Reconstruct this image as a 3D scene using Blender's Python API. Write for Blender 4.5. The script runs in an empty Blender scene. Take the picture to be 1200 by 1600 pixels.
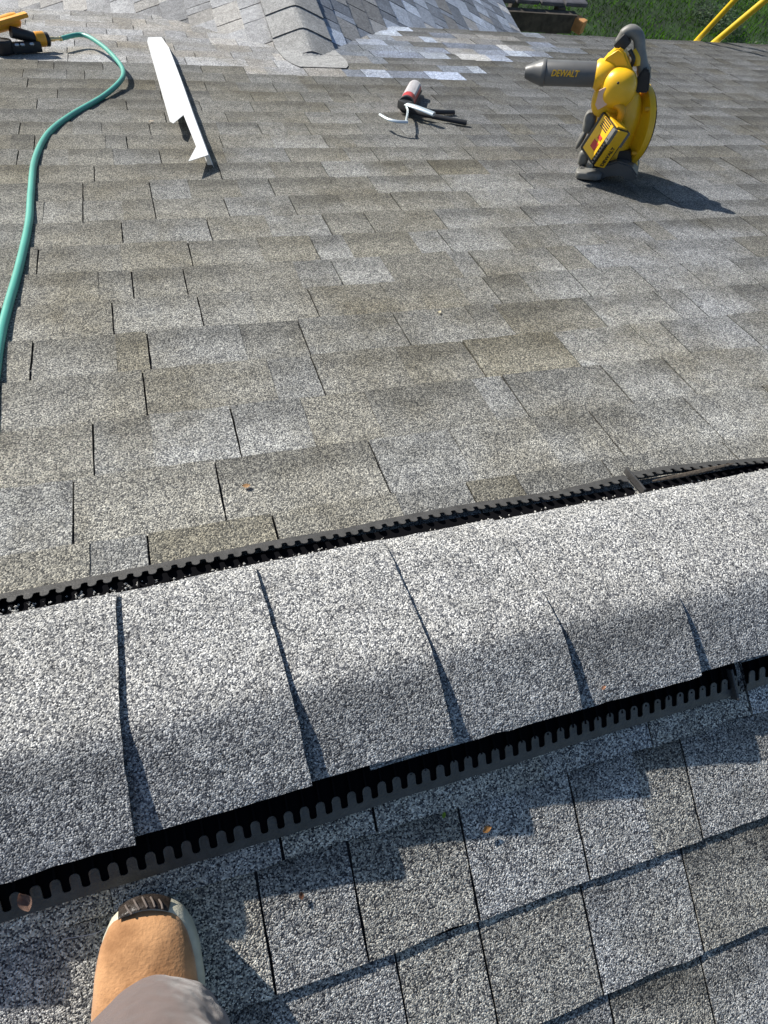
import bpy, bmesh, math, random
from mathutils import Vector, Matrix, noise
C = bpy.context.scene
col = C.collection
PI = math.pi
# ---------------------------------------------------------------- camera
RC = Matrix(((0.9488668961651423, -0.2594918864696803, 0.17976533096883685),
             (-0.16043154982896063, -0.8868375356103287, -0.43333693963482556),
             (0.2718700630474173, 0.38233904625215204, -0.8831214653316881)))   # rows: image right, image down, forward
CAM = Vector((0.0, -0.128585884831641, 0.8161332444702826))
cd = bpy.data.cameras.new('camera'); cam = bpy.data.objects.new('camera', cd); col.objects.link(cam)
M = Matrix((RC[0], -RC[1], -RC[2])).transposed().to_4x4(); M.translation = CAM
cam.matrix_world = M
cd.sensor_fit = 'VERTICAL'; cd.sensor_height = 36; cd.sensor_width = 27
cd.lens = 998.05 / 1600 * 36; cd.clip_start = 0.02; cd.clip_end = 400
C.camera = cam
# ---------------------------------------------------------------- light
AZ, EL = math.radians(35.5), math.radians(27.2)
L = Vector((-math.sin(AZ) * math.cos(EL), math.cos(AZ) * math.cos(EL), math.sin(EL)))
w = bpy.data.worlds.new('World'); C.world = w; w.use_nodes = True
nt = w.node_tree; bgn = nt.nodes['Background']
sky = nt.nodes.new('ShaderNodeTexSky'); sky.sky_type = 'NISHITA'; sky.sun_disc = False
sky.sun_elevation = EL; sky.sun_rotation = -AZ; sky.air_density = 1.0; sky.dust_density = 0.4; sky.ozone_density = 2.0
nt.links.new(sky.outputs[0], bgn.inputs[0]); bgn.inputs[1].default_value = 0.085
sd = bpy.data.lights.new('sun', 'SUN'); sd.energy = 5.0; sd.angle = math.radians(0.53); sd.color = (1.0, 0.95, 0.87)
so = bpy.data.objects.new('sun', sd); col.objects.link(so); so.rotation_euler = L.to_track_quat('Z', 'Y').to_euler()
C.view_settings.view_transform = 'Standard'; C.view_settings.look = 'None'
C.view_settings.exposure = 0.6; C.view_settings.gamma = 1.0
# ---------------------------------------------------------------- helpers
R = random.Random(7)
T = math.tan(0.3291951270675112); SP = math.sin(0.3291951270675112); CP = math.cos(0.3291951270675112)
FARF = (Vector((0, CP, -SP)), Vector((0, SP, CP)))
NEARF = (Vector((0, -CP, -SP)), Vector((0, -SP, CP)))
def far(x, s, n=0.0): return Vector((x, s * CP + n * SP, -s * SP + n * CP))
def near(x, s, n=0.0): return Vector((x, -s * CP - n * SP, -s * SP + n * CP))
def sn(v): return Vector(v)
def tag(o, label=None, cat=None, group=None, kind=None):
    if label: o['label'] = label
    if cat: o['category'] = cat
    if group: o['group'] = group
    if kind: o['kind'] = kind
    return o
def empty(name, loc, label=None, cat=None, group=None):
    o = bpy.data.objects.new(name, None); col.objects.link(o); o.location = loc
    o.empty_display_size = 0.05
    return tag(o, label, cat, group)
def link(name, me, mat, parent=None):
    o = bpy.data.objects.new(name, me); col.objects.link(o)
    if mat: me.materials.append(mat)
    if parent:
        o.parent = parent
        if parent.type != 'MESH': o.matrix_parent_inverse = Matrix.Translation(parent.location).inverted()
    return o
def bobj(name, bm, mat, parent=None, smooth=False):
    me = bpy.data.meshes.new(name); bmesh.ops.recalc_face_normals(bm, faces=bm.faces[:])
    bm.to_mesh(me); bm.free()
    if smooth:
        for f in me.polygons: f.use_smooth = True
        try: me.set_sharp_from_angle(angle=math.radians(40))
        except Exception: pass
    return link(name, me, mat, parent)
def box(bm, c, d, rot=None, bev=0.0):
    r = bmesh.ops.create_cube(bm, size=1.0); vs = r['verts']
    for v in vs: v.co = Vector((v.co.x * d[0], v.co.y * d[1], v.co.z * d[2]))
    if bev:
        es = list({e for v in vs for e in v.link_edges})
        rb = bmesh.ops.bevel(bm, geom=es, offset=bev, segments=2, affect='EDGES', profile=0.7)
        vs = list({v for f in rb['faces'] for v in f.verts} | {v for v in vs if v.is_valid})
        seen = set(vs); st = list(vs)
        while st:
            v = st.pop()
            for e in v.link_edges:
                o = e.other_vert(v)
                if o not in seen: seen.add(o); st.append(o)
        vs = list(seen)
    for v in vs:
        if rot: v.co = rot @ v.co
        v.co = v.co + Vector(c)
    return vs
def frame_of(d):
    d = d.normalized(); a = Vector((0, 0, 1)) if abs(d.z) < 0.9 else Vector((1, 0, 0))
    x = d.cross(a).normalized(); return x, d.cross(x).normalized()
def loft(bm, rings, cap=True):
    vr = [[bm.verts.new(p) for p in r] for r in rings]; n = len(vr[0])
    for a, b in zip(vr, vr[1:]):
        for i in range(n): bm.faces.new((a[i], a[(i + 1) % n], b[(i + 1) % n], b[i]))
    if cap: bm.faces.new(vr[0][::-1]); bm.faces.new(vr[-1])
def lathe(bm, o, d, prof, n=24, cap=True):
    """prof: (dist along d, radius)"""
    x, y = frame_of(d); d = d.normalized(); o = Vector(o)
    loft(bm, [[o + d * t + (x * math.cos(2 * PI * i / n) + y * math.sin(2 * PI * i / n)) * max(r, 1e-4) for i in range(n)] for t, r in prof], cap)
def spline(pts, k=8):
    P = [Vector(p) for p in pts]; out = []
    for i in range(len(P) - 1):
        a = P[max(i - 1, 0)]; b = P[i]; c = P[i + 1]; d = P[min(i + 2, len(P) - 1)]
        for j in range(k):
            t = j / k
            out.append(0.5 * ((2 * b) + (c - a) * t + (2 * a - 5 * b + 4 * c - d) * t * t + (3 * b - a - 3 * c + d) * t ** 3))
    out.append(P[-1]); return out
def tube(bm, pts, r, n=12, flat=1.0, up=Vector((0, 0, 1))):
    rings = []
    for i, p in enumerate(pts):
        d = (pts[min(i + 1, len(pts) - 1)] - pts[max(i - 1, 0)]).normalized()
        x = d.cross(up)
        if x.length < 1e-3: x = d.cross(Vector((0, 1, 0)))
        x.normalize(); y = x.cross(d).normalized()
        rr = r[i] if isinstance(r, (list, tuple)) else r
        rings.append([p + x * math.cos(2 * PI * k / n) * rr + y * math.sin(2 * PI * k / n) * rr * flat for k in range(n)])
    loft(bm, rings)
def prism(bm, poly, d):
    """poly: list of Vector (planar), extruded by vector d"""
    a = [bm.verts.new(p) for p in poly]; b = [bm.verts.new(p + d) for p in poly]; n = len(a)
    bm.faces.new(a); bm.faces.new(b[::-1])
    for i in range(n): bm.faces.new((a[i], b[i], b[(i + 1) % n], a[(i + 1) % n]))
# ---------------------------------------------------------------- materials
def mat(name, colr, rough=0.6, metal=0.0, noise_amt=0.0, nscale=40, bump=0.0, bscale=200, spec=0.5, coat=0.0):
    m = bpy.data.materials.new(name); m.use_nodes = True; t = m.node_tree; b = t.nodes['Principled BSDF']
    b.inputs['Base Color'].default_value = (*colr, 1); b.inputs['Roughness'].default_value = rough
    b.inputs['Metallic'].default_value = metal; b.inputs['Specular IOR Level'].default_value = spec
    b.inputs['Coat Weight'].default_value = coat
    tc = t.nodes.new('ShaderNodeTexCoord')
    if noise_amt:
        nz = t.nodes.new('ShaderNodeTexNoise'); nz.inputs['Scale'].default_value = nscale; nz.inputs['Detail'].default_value = 6
        t.links.new(tc.outputs['Object'], nz.inputs['Vector'])
        mr = t.nodes.new('ShaderNodeMapRange'); mr.inputs[1].default_value = 0.25; mr.inputs[2].default_value = 0.75
        mr.inputs[3].default_value = 1 - noise_amt; mr.inputs[4].default_value = 1 + noise_amt
        t.links.new(nz.outputs[0], mr.inputs[0])
        vm = t.nodes.new('ShaderNodeVectorMath'); vm.operation = 'SCALE'; vm.inputs[0].default_value = colr
        t.links.new(mr.outputs[0], vm.inputs['Scale']); t.links.new(vm.outputs[0], b.inputs['Base Color'])
    if bump:
        nb = t.nodes.new('ShaderNodeTexNoise'); nb.inputs['Scale'].default_value = bscale; nb.inputs['Detail'].default_value = 4
        t.links.new(tc.outputs['Object'], nb.inputs['Vector'])
        bp = t.nodes.new('ShaderNodeBump'); bp.inputs['Strength'].default_value = bump; bp.inputs['Distance'].default_value = 0.003
        t.links.new(nb.outputs[0], bp.inputs['Height']); t.links.new(bp.outputs[0], b.inputs['Normal'])
    return m
def granule(name, scale=360, stain=0.5, contrast=1.0, bumpd=0.0016):
    m = bpy.data.materials.new(name); m.use_nodes = True; t = m.node_tree; N = t.nodes.new; K = t.links.new
    b = t.nodes['Principled BSDF']; b.inputs['Roughness'].default_value = 0.85; b.inputs['Specular IOR Level'].default_value = 0.25
    tc = N('ShaderNodeTexCoord')
    # a slight wobble so that cells do not look regular
    v1 = N('ShaderNodeTexVoronoi'); v1.inputs['Scale'].default_value = scale; v1.inputs['Randomness'].default_value = 1
    K(tc.outputs['Object'], v1.inputs['Vector'])
    sx = N('ShaderNodeSeparateColor'); K(v1.outputs['Color'], sx.inputs[0])
    cr = N('ShaderNodeValToRGB'); K(sx.outputs[0], cr.inputs[0])
    e = cr.color_ramp.elements
    e[0].position = 0.0; e[0].color = (0.045, 0.047, 0.055, 1)
    e[1].position = 1.0; e[1].color = (0.92, 0.92, 0.90, 1)
    for pos, c in ((0.22, (0.10, 0.105, 0.12)), (0.45, (0.27, 0.275, 0.29)), (0.68, (0.46, 0.455, 0.44)), (0.88, (0.68, 0.67, 0.65))):
        x = e.new(pos); x.color = (*c, 1)
    for x in e: x.color = (*(max(0.02, 0.37 + (q - 0.37) * contrast) for q in x.color[:3]), 1)
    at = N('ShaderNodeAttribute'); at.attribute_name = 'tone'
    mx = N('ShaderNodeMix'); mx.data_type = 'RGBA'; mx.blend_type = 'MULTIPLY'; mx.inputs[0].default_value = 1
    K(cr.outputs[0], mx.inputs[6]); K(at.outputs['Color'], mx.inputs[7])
    # lichen / dirt staining
    nz = N('ShaderNodeTexNoise'); nz.inputs['Scale'].default_value = 3.2; nz.inputs['Detail'].default_value = 7; nz.inputs['Roughness'].default_value = 0.62
    K(tc.outputs['Object'], nz.inputs['Vector'])
    mr = N('ShaderNodeMapRange'); mr.inputs[1].default_value = 0.42; mr.inputs[2].default_value = 0.68; mr.inputs[3].default_value = 0; mr.inputs[4].default_value = stain
    K(nz.outputs[0], mr.inputs[0])
    m2 = N('ShaderNodeMix'); m2.data_type = 'RGBA'; m2.blend_type = 'MULTIPLY'
    K(mr.outputs[0], m2.inputs[0]); K(mx.outputs[2], m2.inputs[6]); m2.inputs[7].default_value = (0.62, 0.57, 0.46, 1)
    # mid scale mottling
    n3 = N('ShaderNodeTexNoise'); n3.inputs['Scale'].default_value = 38; n3.inputs['Detail'].default_value = 5; n3.inputs['Roughness'].default_value = 0.7
    K(tc.outputs['Object'], n3.inputs['Vector'])
    r3 = N('ShaderNodeMapRange'); r3.inputs[1].default_value = 0.3; r3.inputs[2].default_value = 0.7; r3.inputs[3].default_value = 0.74; r3.inputs[4].default_value = 1.24
    K(n3.outputs[0], r3.inputs[0])
    sc = N('ShaderNodeVectorMath'); sc.operation = 'SCALE'; K(m2.outputs[2], sc.inputs[0]); K(r3.outputs[0], sc.inputs['Scale'])
    K(sc.outputs[0], b.inputs['Base Color'])
    # granule relief
    bp = N('ShaderNodeBump'); bp.inputs['Strength'].default_value = 1.0; bp.inputs['Distance'].default_value = bumpd; bp.invert = True
    K(v1.outputs['Distance'], bp.inputs['Height'])
    b2 = N('ShaderNodeBump'); b2.inputs['Strength'].default_value = 0.5; b2.inputs['Distance'].default_value = 0.004
    K(n3.outputs[0], b2.inputs['Height']); K(bp.outputs[0], b2.inputs['Normal'])
    K(b2.outputs[0], b.inputs['Normal'])
    return m
MG = granule('granules', 500, 0.8, 0.85, 0.0012)
MGN = granule('granules_near', 560, 0.6, 1.08, 0.0012)
MGC = granule('granules_cap', 560, 0.15, 1.0, 0.0012)
MGW = granule('granules_new', 500, 0.1, 0.5, 0.0010)
UNDER = mat('asphalt_mat', (0.012, 0.012, 0.014), 0.9)
BLACKP = mat('vent_plastic', (0.05, 0.048, 0.047), 0.42, noise_amt=0.35, nscale=60, bump=0.3, bscale=300, spec=0.35)
VOID = mat('vent_dark', (0.006, 0.006, 0.007), 1.0, spec=0.0)
# ---------------------------------------------------------------- shingles
TAN = (1.0, 0.93, 0.80); GREY = (0.97, 0.98, 1.0); OLIVE = (0.92, 0.86, 0.66); BLUE = (0.82, 0.93, 1.12)
class Sheet:
    def __init__(s): s.v = []; s.f = []; s.c = []
    def quad_grid(s, P, Cc, nu, nv):
        """P[u][v] points, Cc colours"""
        b = len(s.v)
        for u in range(nu + 1):
            for v in range(nv + 1): s.v.append(P[u][v]); s.c.append(Cc[u][v])
        for u in range(nu):
            for v in range(nv):
                a = b + u * (nv + 1) + v; s.f.append((a, a + nv + 1, a + nv + 2, a + 1))
    def build(s, name, m, parent):
        me = bpy.data.meshes.new(name); me.from_pydata([tuple(p) for p in s.v], [], s.f)
        ca = me.color_attributes.new('tone', 'FLOAT_COLOR', 'POINT')
        flat = [x for c in s.c for x in (c[0], c[1], c[2], 1.0)]
        ca.data.foreach_set('color', flat); me.update()
        return link(name, me, m, parent)
def fbm(x, y, z=0): return noise.fractal(Vector((x, y, z)), 1.0, 2.0, 4)
def tab(S, pt, x0, x1, s0, s1, tone, hue, lift=0.0, band=0.0, seed=0.0, band_low=0.0, wave=1.0, th=0.0045):
    """one exposed shingle piece: top surface, front edge and both sides"""
    nu = max(2, int((x1 - x0) / 0.03)); vs = (0.0, 0.12, 0.3, 0.5, 0.72, 0.9, 1.0)
    P = []; Cc = []
    for i in range(nu + 1):
        x = x0 + (x1 - x0) * i / nu
        js = (fbm(x * 40, s1 * 9, seed) * 0.0035 + fbm(x * 4, s1 * 9, seed) * 0.0016) * wave
        row = []; cr = []
        for v in vs:
            s = s0 + (s1 + js - s0) * v
            if i == 0: xx = x + fbm(s * 30, x * 3, 2) * 0.0012
            elif i == nu: xx = x + fbm(s * 30, x * 3, 5) * 0.0012
            else: xx = x
            n = 0.0012 + (th + lift) * (v ** 0.8) + fbm(x * 5, s * 7, 3.3) * 0.0009 * wave * v
            row.append(pt(xx, s, n))
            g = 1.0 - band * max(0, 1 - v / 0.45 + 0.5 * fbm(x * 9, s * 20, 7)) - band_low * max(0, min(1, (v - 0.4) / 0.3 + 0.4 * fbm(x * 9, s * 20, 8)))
            g = max(0.3, g) * tone * (1 + 0.10 * fbm(x * 7, s * 7, seed + 1))
            cr.append((g * hue[0], g * hue[1], g * hue[2]))
        P.append(row); Cc.append(cr)
    nv = len(vs) - 1
    S.quad_grid(P, Cc, nu, nv)
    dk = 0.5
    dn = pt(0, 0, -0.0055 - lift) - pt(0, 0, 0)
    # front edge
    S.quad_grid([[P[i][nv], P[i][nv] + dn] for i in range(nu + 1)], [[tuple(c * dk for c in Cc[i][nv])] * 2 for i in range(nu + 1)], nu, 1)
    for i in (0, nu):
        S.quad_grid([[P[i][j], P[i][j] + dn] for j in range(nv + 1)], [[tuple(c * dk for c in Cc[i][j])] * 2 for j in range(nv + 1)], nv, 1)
def rows(S, pt, x_lo, x_hi, row_rng, s_of, slits, tonef, rnd, wmin=0.17, wmax=0.42, gap=0.0032, th=0.0045, lam=0.0022):
    """slits: {row: [x,...]} measured joints; the rest of the row is filled at random"""
    for r in row_rng:
        s0, s1 = s_of(r), s_of(r + 1)
        known = sorted(slits.get(r, []))
        xs = []
        if known:
            x = known[0]
            while x > x_lo: x -= rnd.uniform(wmin, wmax); xs.append(x)
            xs = xs[::-1]
            for a, b in zip(known, known[1:] + [None]):
                xs.append(a)
                if b is not None and b - a > wmax * 1.25:
                    k = int((b - a) / ((wmin + wmax) / 2)); 
                    for q in range(1, k): xs.append(a + (b - a) * (q + rnd.uniform(-.2, .2)) / k)
            x = known[-1]
            while x < x_hi: x += rnd.uniform(wmin, wmax); xs.append(x)
        else:
            x = x_lo - rnd.uniform(0, .3)
            while x < x_hi: xs.append(x); x += rnd.uniform(wmin, wmax)
            xs.append(x)
        xs = [x for i, x in enumerate(xs) if i == 0 or x - xs[i - 1] > 0.03]
        for a, b in zip(xs, xs[1:]):
            # split the strip between two joints into blended pieces
            cuts = [a + gap / 2]; x = a
            while True:
                x += rnd.uniform(0.09, 0.24)
                if x > b - 0.06: break
                cuts.append(x)
            cuts.append(b - gap / 2)
            lf = rnd.choice((0, lam))
            for u, v in zip(cuts, cuts[1:]):
                tn = tonef((u + v) / 2, (s0 + s1) / 2, r, rnd)
                if tn is None: continue
                tone, hue, band, bl = tn
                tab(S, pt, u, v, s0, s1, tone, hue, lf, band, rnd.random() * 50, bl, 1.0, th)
                lf = lam - lf
house = empty('house', (0, 0, -4.0), 'house with grey asphalt shingle roof whose vented ridge crosses the photo', 'house')
# --- far slope of the main roof
FS = [(1, -0.081), (1, 0.104), (1, 0.701), (2, -0.183), (2, 0.035), (2, 0.303), (2, 0.759), (2, 0.987), (3, -0.153), (3, 0.081), (3, 0.635), (3, 0.872), (3, 1.034), (3, 1.318), (4, -0.063), (4, 0.265), (4, 0.606), (4, 0.834), (4, 1.126), (5, -0.261), (5, -0.047), (5, 0.269), (5, 0.49), (5, 0.748), (5, 0.99), (5, 1.287), (6, -0.111), (6, 0.07), (6, 0.324), (6, 0.78), (6, 1.032), (6, 1.231), (6, 1.395), (6, 1.573), (7, -0.065), (7, 0.052), (7, 0.417), (7, 0.802), (7, 1.043), (7, 1.135), (7, 1.543), (7, 1.697), (8, -0.269), (8, 0.078), (8, 0.766), (8, 0.959), (8, 1.257), (8, 1.848), (9, -0.077), (9, 0.142), (9, 0.464), (9, 0.589), (9, 0.809), (9, 1.102), (9, 1.499), (9, 1.865), (10, -0.171), (10, 0.012), (10, 0.208), (10, 0.398), (10, 1.338), (10, 1.7), (10, 1.838), (10, 2.069), (11, -0.171), (11, 0.011), (11, 0.363), (11, 0.941), (11, 1.241), (11, 1.978), (11, 2.212), (12, -0.14), (12, 0.947), (12, 1.281), (12, 1.98), (12, 2.223), (13, 0.059), (13, 1.143), (13, 1.458), (13, 2.189), (14, 1.495), (14, 2.189), (14, 2.626)]
fsl = {}
for r_, x_ in FS: fsl.setdefault(r_, []).append(x_)
def s_far(r): return 0.0234 + 0.143 * r
def tone_far(x, s, r, rnd):
    new = False
    if r >= 21 and x < 3.0:
        if r <= 21: new = 0.45 < x < 1.85
        elif r <= 22: new = -3 < x < 1.75 and not 1.0 < x < 1.3
        elif r <= 24: new = -3 < x < 2.05
        elif r <= 26: new = x < 2.35 if r == 25 else x < 2.75
        else: new = x < 2.6
        if x > 1.5 and r == 23: new = False
        if new and rnd.random() < 0.16 and x > 0.8: new = False
    if new:
        t = rnd.choice((0.80, 0.9, 1.0, 1.05, 0.95, 0.74)) if x < 0.9 else rnd.choice((0.5, 0.6, 0.72, 0.62, 1.25, 1.05))
        return t, rnd.choice((GREY, BLUE, BLUE, (0.80, 0.92, 1.18))) if x > 1.0 else rnd.choice((GREY, GREY, (1, .97, .93))), 0.0, 0.0
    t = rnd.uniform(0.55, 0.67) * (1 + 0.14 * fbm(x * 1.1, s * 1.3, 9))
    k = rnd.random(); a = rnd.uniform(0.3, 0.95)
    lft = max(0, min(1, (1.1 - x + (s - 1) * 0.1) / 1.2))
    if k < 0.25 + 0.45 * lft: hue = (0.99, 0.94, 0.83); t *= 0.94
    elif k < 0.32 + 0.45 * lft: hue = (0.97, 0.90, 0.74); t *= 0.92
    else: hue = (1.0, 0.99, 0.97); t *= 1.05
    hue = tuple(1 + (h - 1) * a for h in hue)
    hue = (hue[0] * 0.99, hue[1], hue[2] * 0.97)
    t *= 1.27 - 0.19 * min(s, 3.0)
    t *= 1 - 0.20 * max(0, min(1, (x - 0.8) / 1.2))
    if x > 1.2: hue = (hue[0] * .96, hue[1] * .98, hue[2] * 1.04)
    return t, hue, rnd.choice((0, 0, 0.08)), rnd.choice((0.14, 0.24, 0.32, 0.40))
rnd = random.Random(11)
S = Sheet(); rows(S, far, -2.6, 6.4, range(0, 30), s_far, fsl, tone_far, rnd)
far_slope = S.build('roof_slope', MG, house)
far_slope['label'] = 'weathered tan-grey roof slope beyond the ridge'
bm = bmesh.new()
prism(bm, [far(-2.7, 0, -0.001), far(6.5, 0, -0.001), far(6.5, 4.305, -0.001), far(-2.7, 4.305, -0.001)], Vector((0, 0, -0.018)))
bobj('roof_deck', bm, UNDER, house)
# --- near slope
NSL = [(-1, 0.027), (-1, 0.143), (-1, 0.553), (-1, 0.73), (0, -0.007), (0, 0.105), (0, 0.253), (0, 0.415), (0, 0.6), (1, 0.138), (1, 0.25), (1, 0.4), (1, 0.563), (2, 0.408), (2, 0.556)]
nsl = {}
for r_, x_ in NSL: nsl.setdefault(r_ + 1, []).append(x_)
def s_near(r): return 0.0409 + 0.143 * r
def tone_near(x, s, r, rnd):
    t = rnd.uniform(0.86, 1.05); k = rnd.random()
    hue = (1.0, 0.96, 0.86) if k < 0.55 else (1, .99, .96)
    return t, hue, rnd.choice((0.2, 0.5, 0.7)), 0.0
rnd = random.Random(5)
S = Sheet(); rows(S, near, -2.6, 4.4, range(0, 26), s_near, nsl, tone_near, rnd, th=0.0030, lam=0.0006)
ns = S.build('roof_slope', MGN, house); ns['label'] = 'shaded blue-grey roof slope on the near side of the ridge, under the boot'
bm = bmesh.new()
prism(bm, [near(-2.7, 0, -0.001), near(6.5, 0, -0.001), near(6.5, 3.76, -0.001), near(-2.7, 3.76, -0.001)], Vector((0, 0, -0.018)))
bobj('roof_deck', bm, UNDER, house)
# --- wing roof, ridge runs away from the camera
PX, PY, PZ = 0.903, 3.24, -1.107
WM = 0.40; WA = math.atan(WM); WS, WC = math.sin(WA), math.cos(WA)
def wingR(y, s, n=0.0): return Vector((PX + s * WC + n * WS, y, PZ - s * WS + n * WC))
def wingL(y, s, n=0.0): return Vector((PX - s * WC - n * WS, y, PZ - s * WS + n * WC))
def tone_wr(x, s, r, rnd):
    return rnd.choice((0.5, 0.7, 0.85, 1.1, 1.4, 0.55)), rnd.choice((GREY, BLUE, BLUE)), 0, 0
def tone_wl(x, s, r, rnd):
    return rnd.choice((0.62, 0.76, 0.82, 0.88, 1.0)), rnd.choice((GREY, GREY, (1.03, 1.0, 0.95))), rnd.choice((0, 0.2)), 0
rnd = random.Random(21)
S = Sheet(); rows(S, wingR, 3.0, 9.5, range(0, 18), lambda r: 0.143 * r, {}, tone_wr, rnd, 0.13, 0.30, 0.009)
o = S.build('wing_roof_slope', MGW, house); o['label'] = 'dark bluish right slope of the wing roof'
S = Sheet(); rows(S, wingL, 3.0, 9.5, range(0, 24), lambda r: 0.143 * r, {}, tone_wl, rnd, 0.2, 0.4, 0.007)
o = S.build('wing_roof_slope', MGW, house); o['label'] = 'sunlit pale grey left slope of the wing roof'
bm = bmesh.new()
prism(bm, [wingR(3.3, 0, -.002), wingR(9.5, 0, -.002), wingR(9.5, 2.575, -.002), wingR(3.3, 2.575, -.002)], Vector((0, 0, -0.02)))
prism(bm, [wingL(3.3, 0, -.002), wingL(9.5, 0, -.002), wingL(9.5, 3.43, -.002), wingL(3.3, 3.43, -.002)], Vector((0, 0, -0.02)))
bobj('roof_deck', bm, UNDER, house)
# wing ridge caps
rnd = random.Random(3)
yy = 3.02; k = 0
while yy < 8.5:
    S = Sheet(); Ln = 0.34 if k else 0.42; P = []; Cc = []
    tone = rnd.uniform(0.75, 0.9) if k else 0.85
    for i in range(9):
        y = yy + Ln * i / 8; row = []; cr = []
        for j in range(-8, 9):
            u = j / 8 * 0.17; nn = 0.020 - 0.010 * i / 8
            a = math.sqrt(u * u + 0.02 ** 2) - 0.02
            x = PX + u * WC; z = PZ - a * WS + nn
            if k == 0:   # last cap is dressed down on to the main slope
                mz = -T * (y) + 0.0085
                f = max(0.0, 1 - i / 5.0); z = max(z * (1 - f) + mz * f, mz) if abs(u) < .5 else z
                if i < 3: x = PX + u * WC * (0.72 + 0.28 * math.sqrt(i / 3))
            row.append(Vector((x, y, z))); g = tone * (1 + .1 * fbm(x * 9, y * 9)); cr.append((g, g, g * 0.98))
        P.append(row); Cc.append(cr)
    S.quad_grid(P, Cc, 8, 16)
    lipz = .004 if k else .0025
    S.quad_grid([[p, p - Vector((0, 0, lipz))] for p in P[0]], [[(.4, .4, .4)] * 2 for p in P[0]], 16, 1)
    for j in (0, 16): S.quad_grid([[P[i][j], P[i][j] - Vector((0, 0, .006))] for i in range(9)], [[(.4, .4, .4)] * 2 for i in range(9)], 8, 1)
    S.build('ridge_cap_shingle', MGW, house)
    yy += 0.24 if k == 0 else 0.2; k += 1
# --- ridge vent and caps
YO = 0.0
def capz(y): return -T * math.sqrt(y * y + 0.03 ** 2)
vent_parts = []
for (xa, xb, dz) in ((-1.9, 0.72, 0.0), (0.724, 2.9, 0.002)):
    # body: two thin cheeks with fins beneath
    bm = bmesh.new(); n = 60
    rings = []
    for i in range(n + 1):
        x = xa + (xb - xa) * i / n
        wv = 0.004 * fbm(x * 2.2, 1.0) * 1.5
        ring = []
        ys = [-0.090, -0.08, -0.05, 0, 0.05, 0.10, 0.14, 0.165]
        for y in ys: ring.append(Vector((x, y, capz(y) + 0.019 + dz)))
        for y in ys[::-1]: ring.append(Vector((x, y, capz(y) + 0.012 + dz)))
        rings.append(ring)
    loft(bm, rings)
    body = bobj('ridge_vent', bm, VOID, house)
    body['label'] = 'black plastic ridge vent under the cap shingles'
    # inner fins
    for (ya, yb) in ((-0.141, -0.085), (0.155, 0.224)):
        bm = bmesh.new(); yc = (ya + yb) / 2; sg = 1 if yc > 0 else -1; rt = Matrix.Rotation(-sg * 0.329, 3, 'X'); x = xa + 0.01
        box(bm, ((xa + xb) / 2, yc, -T * abs(yc) + 0.0085), (xb - xa - .01, yb - ya, 0.002), rt)
        while x < xb - 0.01:
            box(bm, (x, yc - sg * 0.008, -T * abs(yc - sg * .008) + 0.0125), (0.0022, yb - ya - .020, 0.009), rt); x += 0.0195
        bobj('vent_fins', bm, VOID, body)
    # comb-edged baffles
    for side in (-1, 1):
        bm = bmesh.new(); pitch = 0.0195; nt_ = int((xb - xa) / pitch)
        for i in range(nt_):
            x0 = xa + i * pitch
            def wob(x):
                if side > 0: return 0.243 + 0.010 * math.sin(x * 3.1 + 0.2) + 0.005 * fbm(x * 4, 2) + (0.010 * max(0, 1 - abs(x - 0.80) / 0.25))
                return 0.156 - 0.016 * max(0, (x + .1)) * .8 + 0.003 * fbm(x * 4, 9)
            prof = []
            bw = 0.0105 if side < 0 else 0.012; tl = 0.029 if side < 0 else 0.023; hw = 0.0054
            xm = x0 + pitch / 2
            prof = [(x0, 0), (x0 + pitch, 0), (x0 + pitch, bw)]
            prof += [(xm + hw + 0.0012, bw + .0005), (xm + hw, bw + .0025), (xm + hw, tl - 0.005)]
            for a in range(1, 6):
                an = PI * a / 6; prof.append((xm + hw * math.cos(an), tl - 0.005 + 0.005 * math.sin(an)))
            prof += [(xm - hw, tl - 0.005), (xm - hw, bw + .0025), (xm - hw - 0.0012, bw + .0005), (x0, bw)]
            f = far if side > 0 else near
            pts = []
            for (x, u) in prof:
                u2 = u
                hgt = 0.0085 + 0.008 * min(1, u / 0.026) + dz + 0.0025 * fbm(x * 5, 4 + side)
                if side > 0: hgt += 0.004 + 0.006 * max(0, 1 - abs(x - .78) / .2)
                pts.append(f(x, wob(x) - u2, hgt))
            nrm = f(0, 0, -0.002)
            prism(bm, pts, nrm)
            # outer lip going down to the shingles
            lp = [f(x0, wob(x0), pts and 0.0075 + dz + (0.004 if side > 0 else 0)), f(x0 + pitch, wob(x0 + pitch), 0.0075 + dz + (0.004 if side > 0 else 0)), f(x0 + pitch, wob(x0 + pitch) + .002, 0.0025), f(x0, wob(x0) + .002, 0.0025)]
            prism(bm, lp, (f(0, -0.002, 0) - f(0, 0, 0)))
        bobj('vent_baffle', bm, BLACKP, body)
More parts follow.
